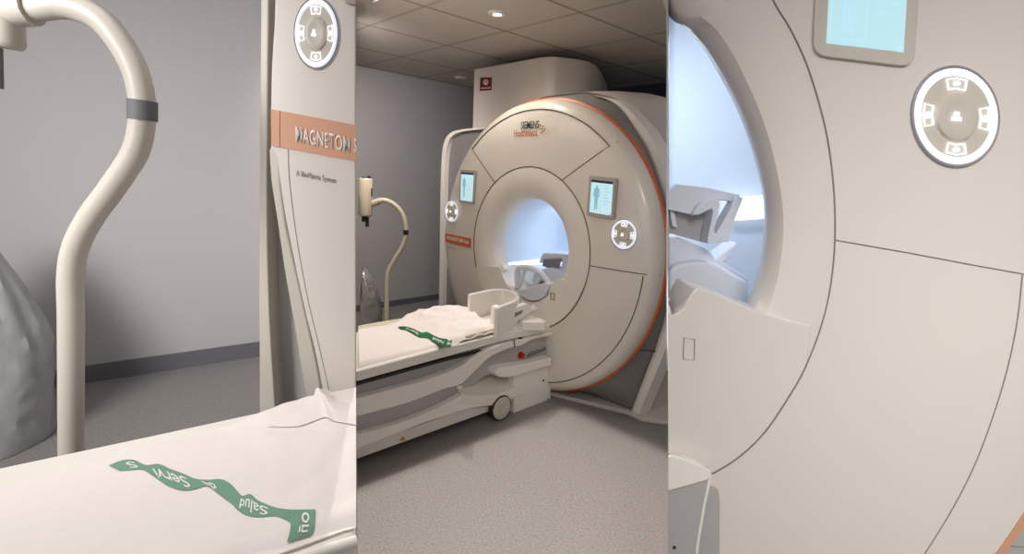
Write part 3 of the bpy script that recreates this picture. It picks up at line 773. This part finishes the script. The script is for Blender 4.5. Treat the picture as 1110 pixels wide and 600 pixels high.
obj('coil_lower', prism([AX(px, py, 1, YA + .1) for px, py in spx([(583, 293), (596, 290), (612, 296), (616, 305), (600, 306), (588, 303)], 3)], YU * .3), 'coil', coil, bevel=.01)
obj('coil_plug', tube([AX(543, 291, 1, 2.78), AX(556, 296, 1, 2.95)], .03, sides=12), 'white', coil)
# table runway in the bore
run = thing('bore_runway', 'white table runway lying along the floor of the whole ring scanner tunnel', 'table runway', (GX, 3.4, .72))
obj('runway_plate', prism([(-2.885, 2.95, .775), (-2.585, 2.95, .775), (-2.585, 4.6, .775), (-2.885, 4.6, .775)], (0, 0, .03)), 'coil', run, bevel=.01)

# ================================================================== STANDS AND BAGS
def stand(k, d, path, r, headpts, band, prongs, knobs, mats, label, grp=None, zfloor=0):
    pts = [P(x, y, d) for x, y in path]; foot = pts[-1].copy(); foot.z = 0.03
    t = thing('injector_stand', label, 'injector stand', (foot.x, foot.y, 0))
    sp = spline(pts, 6)
    obj('pole', tube(sp + [foot], r), mats[0], t)
    obj('base_foot', lathe(V((foot.x, foot.y, 0)), [(0.001, .05), (r * 1.6, .05), (r * 4.5, .02), (r * 4.7, 0.0)], XU, YU, UP, sides=32), mats[0], t)
    obj('clip_band', tube([P(band[0][0], band[0][1], d), P(band[1][0], band[1][1], d)], r * 1.12), mats[1], t, label='dark band on the pole')
    h0, h1, hr = headpts
    a, b_ = P(*h0, d), P(*h1, d)
    ax = (b_ - a); 
    obj('injector_head', tube([a, a + ax * .02, a + ax * .05, b_ - ax * .05, b_ - ax * .02, b_], [hr * .8, hr * .93, hr, hr, hr * .93, hr * .8]), mats[0], t)
    s0_, s1_ = P(*path[0], d), P(*path[1], d)
    obj('arm_sleeve', tube([s0_, s0_ + (s1_ - s0_) * .9], r * 1.35), mats[0], t)
    for p0, p1, pr in prongs: obj('syringe_prong', tube([P(*p0, d), P(*p1, d)], pr), mats[2], t)
    for p0, pr in knobs:
        bm = bmesh.new(); bmesh.ops.create_icosphere(bm, subdivisions=2, radius=pr, matrix=Matrix.Translation(P(*p0, d))); obj('knob', bm, mats[2], t)
    if k: obj('control_slot', tube([P(*q, d - hr) for q in k], hr * .10, sides=6), mats[2], t)
    return t
stand([(403, 204), (403, 213)], 4.75, [(403, 221), (413, 217), (422, 218.5), (432, 226), (438.5, 238), (440, 252), (437, 266), (428, 281), (421.5, 293), (419.3, 306), (419, 330), (419, 360)], .022,
      ((396.5, 193), (396.5, 234), .062), ((439.9, 249), (439.9, 254)), (((394, 234), (394, 240), .016), ((398, 234), (398, 245.5), .016)),
      (((394, 193.5), .02), ((400, 192.5), .02)), ('cream', 'black', 'black'), 'whole cream injector stand with black prongs beside the far end of the patient table')
stand(None, 1.45, [(-12, 12), (40, 9), (72, 7), (105, 19), (128, 43), (146, 75), (153.5, 105), (154, 132), (146, 166), (122, 203), (98, 236), (82, 268), (76.5, 300), (77, 350), (77, 500)], .0315,
      ((2, -70), (6, 52), .042), ((154.5, 109), (154.5, 130)), (((-2, 52), (-1, 96), .010),), (), ('cream_hazed', 'clip_hazed', 'clip_hazed'),
      'large hazed cream curved pole with a hazed black clip standing behind the nearest white sheet')


def bag(c, rx, ry, h, m_, label, seed=0, dome=False):
    bm = bmesh.new(); nu, nv = 72, 44; R = []
    for j in range(nv + 1):
        v = j / nv; row = []
        prof = (1 - (abs(v - .25) / .80) ** 2.2 * .9) if v > .25 else (.92 + .08 * (v / .25))
        if dome: prof = math.sqrt(max(.02, 1 - ((v - .28) / .74) ** 2))
        prof = max(prof, .12)
        for i in range(nu):
            a = 2 * math.pi * i / nu
            w = 1 + .02 * (1 - abs(noise.noise(V((math.cos(a) * 9 + v * 6, math.sin(a) * 9 + seed, v * 11)))) * 3) + .10 * noise.noise(V((math.cos(a) * 2 + seed, math.sin(a) * 2, v * 3))) + .055 * abs(noise.noise(V((math.cos(a) * 7 + seed, math.sin(a) * 7, v * 5)))) + .03 * math.sin(a * 17 + v * 3) * v
            x = c.x + rx * prof * w * math.cos(a); y = c.y + ry * prof * w * math.sin(a)
            if dome:                                           # flattened where it leans on the partition
                pdir = V((ray0.x, ray0.y, 0)).normalized(); pn_ = V((pdir.y, -pdir.x, 0)); dist = x * pn_.x + y * pn_.y
                lim = .05 + .01 * math.sin(v * 9)
                if dist < lim: x += pn_.x * (lim - dist); y += pn_.y * (lim - dist)
            z = .004 + h * v + (.03 * h * noise.noise(V((math.cos(a) * 3, math.sin(a) * 3, 7 + seed))) * v)
            row.append(bm.verts.new((x, y, max(z, .003))))
        R.append(row)
    for a, b_ in zip(R, R[1:]):
        for i in range(nu): bm.faces.new((a[i], a[(i + 1) % nu], b_[(i + 1) % nu], b_[i]))
    bm.faces.new(list(reversed(R[0])))
    o = obj('plastic_bag', bm, m_)
    return tag(o, label, 'plastic bag')
bc = AX(396, 343, 2, 0); 
bc = P(391, 340, 4.9); bc.z = 0
bag(bc, .20, .19, .72, 'bag', 'dark grey shiny plastic bag on the floor behind the full patient table', seed=3, dome=True)
b2 = AX(-16, 478, 2, 0)
bag(b2, .33, .33, 1.24, 'bag_hazed', 'tall hazed plastic bag cut by the left edge of the picture', seed=9)

# ================================================================== LEFT BAY
D = 1.62
gl = thing('mri_scanner', 'enlarged partial scanner cover with big hazed orange band lettered in white, behind the nearest sheet', 'MRI scanner', P(340, 300, D + .3) * 1.0 - UP * P(340, 300, D + .3).z)
gz = lambda pts: pts
facel = spx([(299, -60), (297, 20), (294, 70), (293, 118)], 3) + [(293, 158)] + spx([(299, 168), (303, 195), (309, 235), (319, 285), (331, 340), (342, 385), (352, 440)], 4) + [(365, 620), (386, 620), (386, -60)]
obj('front_cover', bay(facel, D, .12), 'cover_pale', gl, bevel=.006)
edgel = spx([(291, 163), (294, 158), (300, 160), (303, 175)], 3) + spx([(304, 200), (310, 245), (321, 295), (332, 345), (344, 400), (352, 450)], 4) + [(362, 620), (338, 620)] + spx([(336, 450), (328, 410), (318, 350), (309, 300), (300, 240), (293, 195)], 4)
obj('cover_edge', bay(edgel, D + .01, .10), 'cream_hazed', gl, bevel=.008, label='rounded edge of the lower cover')
obj('panel_seam', tube(spline([P(x, y, D - .001) for x, y in ((312, 162), (314, 200), (322, 262), (333, 322), (345, 372), (358, 430))], 5), .0014, sides=6), 'seam_soft', gl, smooth=False)
obj('side_wing_edge', bay(spx([(283, -60), (281.5, 120), (280.5, 300), (281, 400), (281, 640)], 3) + [(300, 640)] + spx([(298, 440), (292, 340), (289.5, 240), (290, 120), (292, -60)], 3), D + .12, .5), 'cream_hazed', gl, bevel=.005, label='hazed cream upright edge strip')
obj('side_wing', bay([(287, -60), (286, 300), (292, 640), (386, 640), (386, -60)], D + .20, .4), 'panel_grey', gl, smooth=False)
obj('name_band', bay([(293.5, 118), (386, 135.5), (386, 174.5), (294, 157.5)], D - .004, .006), 'band_hazed', gl, smooth=False, label='hazed orange name band')
obj('name_band_edge', bay([(293.5, 118), (303, 120), (303, 159), (294, 157.5)], D - .006, .005), 'band_hazed', gl, smooth=False)
u = (P(381, 158.5, D) - P(318, 146, D))
w = (P(350, 142, D) - P(350, 163, D))
obj('band_lettering', text_bm('MAGNETOM', P(350, 152.2, D - .006), u / 6.0, w * 1.12, -FH, bold=.012), 'lettering', gl, smooth=False)
obj('band_lettering', text_bm('S', P(385, 158.5, D - .006), u / 10.5, w * 1.0, -FH, bold=.012), 'lettering', gl, smooth=False)
u2 = (P(367, 196.5, D) - P(319, 187, D))
obj('band_lettering', text_bm('A BioMatrix System', P(343, 191.8, D - .001), u2 / 8.9, w * .42, -FH), 'grey_text', gl, smooth=False)
obj('screen_corner', bay(spx([(372, -5), (374, 2), (379, 4), (386, 4.5)], 3) + [(386, -25), (371, -25)], D - .015, .02), 'screen_bezel', gl, bevel=.002)
cdl = P(343, 36.5, D - .004)
dial(cdl, (P(367, 36.5, D) - P(343, 36.5, D)), (P(343, -2.5, D) - P(343, 36.5, D)), -FH, gl)

# bed in the left bay
bedl = thing('patient_table', 'close up white table top under the large lettered sheet at the bottom left', 'patient table', V((-1.25, .35, 0)))
Z9 = .9
def zt(px, py, z=Z9): return AX(px, py, 2, z)
plat = [zt(-40, 510), zt(0, 506), zt(170, 470), zt(300, 442), zt(386, 424), zt(386, 577), zt(290, 609), zt(170, 650), zt(-40, 715)]
low = [p.copy() for p in plat]
low[4] = AX(386, 424, 2, Z9) ; 
def down(p, dz): return V((p.x, p.y, p.z - dz))
obj('table_top', prism2(plat, [down(p, .09) for p in plat]), 'white', bedl, bevel=.008)
pr2 = [zt(386, 582, .87), zt(386, 568, .905), zt(300, 594, .905), zt(150, 655, .905), zt(-40, 740, .905), zt(-40, 760, .87), zt(150, 690, .87)]
rail = tube([zt(386, 586, .890), zt(300, 612, .890), zt(150, 672, .890), zt(-40, 745, .890)], .012, sides=14)
obj('side_rail', rail, 'white', bedl)
obj('rail_slot', tube([zt(384, 573, .903), zt(372, 576, .903), zt(300, 602, .903)], .0022, sides=6), 'seam_soft', bedl)
obj('table_underframe', prism([V((p.x * 1.0 - 0, p.y, 0.0)) for p in (plat[1] * .98, plat[4] * .98, plat[5] * 1.03, plat[7] * 1.1)], (0, 0, .80)), 'panel_grey', bedl, smooth=False)

# sheet in the left bay
eb0, eb1 = zt(-40, 541), zt(386, 428)      # back edge
ef0, ef1 = zt(-40, 706), zt(386, 571)      # front edge
def hl(x, y):
    # position along / across the bed
    L_ = (ef1 - ef0); lv = L_.normalized(); s = (V((x, y, 0)) - V((ef0.x, ef0.y, 0))).dot(lv) / L_.length
    ac = V((-lv.y, lv.x, 0)); q_ = abs((V((x, y, 0)) - V((ef0.x, ef0.y, 0))).dot(ac))
    k = 1 / (1 + math.exp(-(s - .80) * 18))
    k2 = 1 / (1 + math.exp(-(s - .62) * 14))
    n = noise.noise(V((x * 7, y * 7, 2.2))); n2 = noise.noise(V((x * 19, y * 19, 5.1)))
    z = .915 + .003 * n + k2 * (.010 * n + .006 * n2) + k * .018 * max(0, min(1, (q_ - .1) / .25))
    if q_ < .035: z -= (.035 - q_) * .55
    return z
bm = bmesh.new(); g = []; nx, ny = 50, 110
for i in range(nx + 1):
    row = []
    for j in range(ny + 1):
        u_ = i / nx; v_ = j / ny
        a = ef0.lerp(ef1, v_); b_ = eb0.lerp(eb1, v_); p = a.lerp(b_, u_)
        if v_ > .93 and u_ > .8: p += FH * .0
        z = hl(p.x, p.y)
        if i == nx: z -= .012
        row.append(bm.verts.new((p.x, p.y, z)))
    g.append(row)
for i in range(nx):
    for j in range(ny): bm.faces.new((g[i][j], g[i + 1][j], g[i + 1][j + 1], g[i][j + 1]))
# pulled-up corner of the sheet near the scanner
sheetl = obj('bed_sheet', bm, 'sheet')
tag(sheetl, 'close up smooth white sheet with wide pale green lettered stripe at the bottom left', 'sheet')
fold = bmesh.new(); tip = [(300, 447), (322, 441), (338, 432), (343, 420), (350, 426), (362, 434), (386, 437)]
basep = [(290, 462), (320, 462), (335, 458), (352, 452), (362, 456), (374, 458), (386, 460)]
T = spx(tip, 5); Bp = spx(basep, 5)
rows = []
for k in range(len(T)):
    pb = onsheet(Bp[k][0], Bp[k][1], hl, .93, .003); hd = V((pb.x, pb.y, 0)).length
    pd_ = P(T[k][0], T[k][1], V((pb.x, pb.y, 0)).dot(FH) + .10)
    mid = pb.lerp(pd_, .5) + UP * .006
    rows.append([fold.verts.new(q) for q in (pb, pb.lerp(mid, .5) + UP * .002, mid, pd_, pd_ + FH * .10 - UP * .05)])
for a, b_ in zip(rows, rows[1:]):
    for s in range(4): fold.faces.new((a[s], a[s + 1], b_[s + 1], b_[s]))
obj('raised_fold', fold, 'sheet', sheetl)
rt = [(118, 504), (132, 498.5), (145, 498), (158, 503.5), (172, 502.5), (185, 508), (199, 513), (212, 518.5), (226, 519.5), (240, 519), (251, 525), (262, 536.5), (271, 535), (281, 542.5), (301, 550), (326, 552.5)]
rbp = [(130, 510), (143, 509), (156, 509), (170, 518), (184, 527), (198, 531), (211, 530), (224, 526.5), (236, 534), (245, 541), (251, 545), (259, 553), (268, 558), (281, 560), (300, 559), (316, 566)]
rib, at = ribbon(rt, rbp, hl, .92, .0015, 'green_hazed', sheetl)
rtext('Servi', .18, .43, at, sheetl, v0=.10, v1=.92); rtext('Salud', .70, .93, at, sheetl, v0=.10, v1=.92); rtext('de', .47, .56, at, sheetl, v0=.10, v1=.92); rtext('S', .06, .13, at, sheetl, v0=.1, v1=.9)
# stripe turning down at the front edge
rt2 = [(312, 552), (314, 560), (315, 570), (313, 580), (311, 587)]
rb2 = [(342, 551.5), (341.5, 560), (340.5, 569), (339, 576), (336, 580)]
rib2, at2 = ribbon(rt2, rb2, hl, .92, .0042, 'green_hazed', sheetl)
def atl(x, y): return at2(.34 - x * .34, .60 + y * .36)
obj('stripe_lettering', text_bm('oñ', lambda x, y: at2(.42 + x * .62, .58 - (y) * .62), None, None, None, bold=.01), 'lettering', sheetl, smooth=False)

# ================================================================== RIGHT BAY
D = 1.40
gr_ = thing('mri_scanner', 'enlarged partial scanner front filling the right side, with big dial and screen', 'MRI scanner', P(950, 300, D + .4) - UP * P(950, 300, D + .4).z)
bore = [(700, -60), (722, 12), (745, 32), (763, 54), (780, 82), (797, 115), (811, 150), (821, 185), (827, 215), (828, 245), (825, 275), (820, 300), (812, 322), (800, 345)]
seam = [(812, -60), (838, 0), (856, 30), (873, 66), (886, 105), (896, 145), (902, 185), (905, 225), (905, 262), (902, 298), (896, 332), (886, 366), (873, 398), (866, 412)]
S = spx(seam, 6); Bo = spx(bore, 6)
bm = bmesh.new(); rows = []
prof = [(0, .0), (.25, -.004), (.5, .0), (.72, .014), (.88, .045), (.96, .085), (1.0, .14)]
for k in range(len(S)):
    r_ = []
    for s, dd in prof:
        px = S[k][0] + (Bo[k][0] - S[k][0]) * s; py = S[k][1] + (Bo[k][1] - S[k][1]) * s
        r_.append(bm.verts.new(P(px, py, D + dd)))
    e = r_[-1].co
    r_.append(bm.verts.new(e + (AX(1160, 222, 1, 50) - CAM).normalized() * 1.0))
    rows.append(r_)
for a, b_ in zip(rows, rows[1:]):
    for j in range(len(prof)):
        f = bm.faces.new((a[j], a[j + 1], b_[j + 1], b_[j])); f.material_index = 1 if j == len(prof) - 1 else 0
obj('bore_ring', bm, ['cover_pale', 'bore'], gr_, label='ivory flared edge of the large bore')
# infill below the bore
S2 = spx(seam[7:] + [(860, 422), (845, 446), (830, 467), (812, 486), (793, 501), (773, 513)], 4)
inf = [(724, 342), (735, 339), (742, 333), (747, 322), (753, 313.5), (758, 311.5), (772, 317), (790, 324), (820, 337), (853, 346.5), (880, 352)] + [p for p in S2 if p[1] > 385] + [(768, 512), (745, 500), (724, 492)]
obj('infill_panel', bay(inf, D - .006, .16), 'cover_pale', gr_, bevel=.005, label='ivory stepped panel under the large bore')
obj('socket', tube([P(x, y, D - .008) for x, y in ((741.5, 366), (753, 367.5), (752.5, 390), (740.5, 389))], .0012, sides=6, closed=True), 'seam_hazed', gr_, smooth=False)
# main face
rim = [(1190, 360), (1172, 415), (1152, 467), (1132, 515), (1112, 552), (1092, 582), (1074, 607), (1052, 635)]
R_ = spx(rim, 4)
seamfull = spx(seam + [(860, 422), (845, 446), (830, 467), (812, 486), (793, 501), (773, 513)], 5)
face = seamfull + [(745, 530), (732, 680), (1000, 680)] + list(reversed(R_)) + [(1220, 420), (1240, -190), (700, -190), (760, -120)]
obj('front_cover', bay(face, D, .10), 'cover_pale', gr_, bevel=.002)
obj('panel_seam', tube([P(x, y, D - .001) for x, y in seamfull], .0022, sides=6), 'seam_hazed', gr_, smooth=False)
obj('panel_seam', tube([P(x, y, D - .0005) for x, y in ((905, 260), (980, 273), (1060, 288), (1150, 304))], .0018, sides=6), 'seam_hazed', gr_, smooth=False)
obj('panel_seam', tube([P(x, y, D - .0005) for x, y in spx([(1108, 298), (1103, 345), (1093, 395), (1078, 446), (1058, 500), (1033, 550), (1001, 602), (985, 625)], 5)], .0018, sides=6), 'seam_hazed', gr_, smooth=False)
rimo = [(x + 7, y + 5) for x, y in R_]
obj('rim_trim', bay(R_ + list(reversed(rimo)), D + .03, .03), 'band_hazed', gr_, smooth=False, label='orange rim at the lower right corner')
obj('barrel', bay([(x + 2, y + 2) for x, y in R_] + [(1050, 690), (1260, 690), (1260, -150), (1200, -150)], D + .09, .5), 'panel_grey', gr_, smooth=False)
obj('panel_seam', tube([P(1084, 590.5, D + .088), P(1115, 593, D + .088)], .0016, sides=6), 'seam_hazed', gr_)
# screen and dial
screen([P(889, -98, D - .012), P(1002, -92, D - .012), P(991.5, 73, D - .012), P(881.5, 59.5, D - .012)], -FH, gr_, .036, .030, pale=True, t=.02)
cdl = P(1035, 127, D - .005)
dial(cdl, P(1082, 130, D) - P(1035, 127, D), P(1035.5, 72, D) - P(1035, 127, D), -FH, gr_)

# bore lining behind (room seen through the large bore) and coil
back = thing('bore_lining', 'pale blue lit lining seen through the large bore on the right', 'bore lining', P(780, 150, 2.4) - UP * P(780, 150, 2.4).z)
bl = []
for k in range(13):
    a = k / 12
    bl.append((724 + 0, 0))
bm = bmesh.new(); nn = 16
gridp = []
for i in range(nn + 1):
    row = []
    for j in range(nn + 1):
        px = 724 + (900 - 724) * i / nn; py = -60 + 460 * j / nn
        dd = 2.45 + .25 * math.sin(math.pi * j / nn) 
        row.append(bm.verts.new(P(px, py, dd)))
    gridp.append(row)
for i in range(nn):
    for j in range(nn): bm.faces.new((gridp[i][j], gridp[i + 1][j], gridp[i + 1][j + 1], gridp[i][j + 1]))
o = obj('lining_panel', bm, 'bore', back); md = o.modifiers.new('solid', 'SOLIDIFY'); md.thickness = .03; md.offset = 1
obj('light_strip', prism([P(x, y, 2.60) for x, y in ((790, 214), (840, 211), (840, 236), (794, 239))], FH * .01), 'strip', back, smooth=False, label='bright light strip')
for_l = lamp('large_bore_lamp', 'AREA', P(770, 40, 2.0), 9, (0.74, 0.85, 1.0), aim=P(770, 230, 2.3), size=.35)
hc = thing('head_coil', 'large angular pale mirror frame and coil seen through the bore on the right', 'head coil', P(770, 260, 1.7))
dC = 1.68
obj('mirror_housing', bay([(724, 207), (735, 199), (766, 203), (803, 211), (798, 219), (781, 217), (772, 216), (758, 226), (751, 233), (724, 227)], dC, .05), 'coil', hc, bevel=.003)
obj('frame_arm', bay([(751, 232), (757, 222), (772, 214), (780, 217), (781, 223), (774, 250), (776, 253), (800, 213), (806, 214), (796, 240), (790, 262), (767, 264), (767, 258), (773, 229), (771, 226), (757, 233)], dC - .03, .06), 'coil', hc, bevel=.003)
obj('mirror', bay([(724, 227), (751, 233), (772, 227), (768, 264), (724, 252)], dC + .04, .02), 'padding_hazed', hc, bevel=.002, label='grey mirror inside the frame')
obj('mirror_post', bay([(726, 228), (731, 229), (734, 246), (729, 245)], dC + .02, .02), 'coil', hc)
obj('coil_body', bay([(724, 256)] + spx([(735, 256), (752, 262), (768, 270), (776, 280)], 3) + [(800, 262), (798, 276), (786, 284), (812, 302), (812, 320), (724, 320)], dC + .06, .10), 'coil', hc, bevel=.01)
obj('cloth_cover', bay([(724, 292)] + spx([(735, 286), (755, 283), (775, 285), (795, 296), (812, 306)], 3) + [(815, 345), (724, 345)], dC + .0, .05), 'coil', hc, bevel=.015, label='white padded cover')
obj('cast_shadow_strip', bay([(774, 528), (779, 531), (780.5, 545), (780, 680), (745, 680), (760, 560), (768, 528)], D - .012, .011), 'panel_grey', gr_, bevel=.002)  # grey strip that paints the cast shadow beside the table corner
# corner of the table docked under the panel
tr = thing('patient_table', 'white table top corner with grey side below the largest bore', 'patient table', P(745, 560, 1.36) - UP * P(745, 560, 1.36).z)
dT = D - .05
obj('table_top', bay([(724, 493), (740, 496.5), (757, 503), (770, 510), (772, 514), (768, 520), (724, 532)], dT, .035), 'white', tr, bevel=.004)
obj('side_panel', bay([(724, 531), (766, 519), (761, 560), (753, 680), (724, 680)], dT + .012, .035), 'panel_grey', tr, smooth=False)
obj('edge_strip', tube([P(x, y, dT + .01) for x, y in ((770, 515), (763, 548), (756, 590), (752, 640))], .0045, sides=8), 'white', tr)
bm = bmesh.new(); bmesh.ops.create_icosphere(bm, subdivisions=2, radius=.005, matrix=Matrix.Translation(P(731, 593, dT + .01)))
obj('screw', bm, 'rubber', tr)
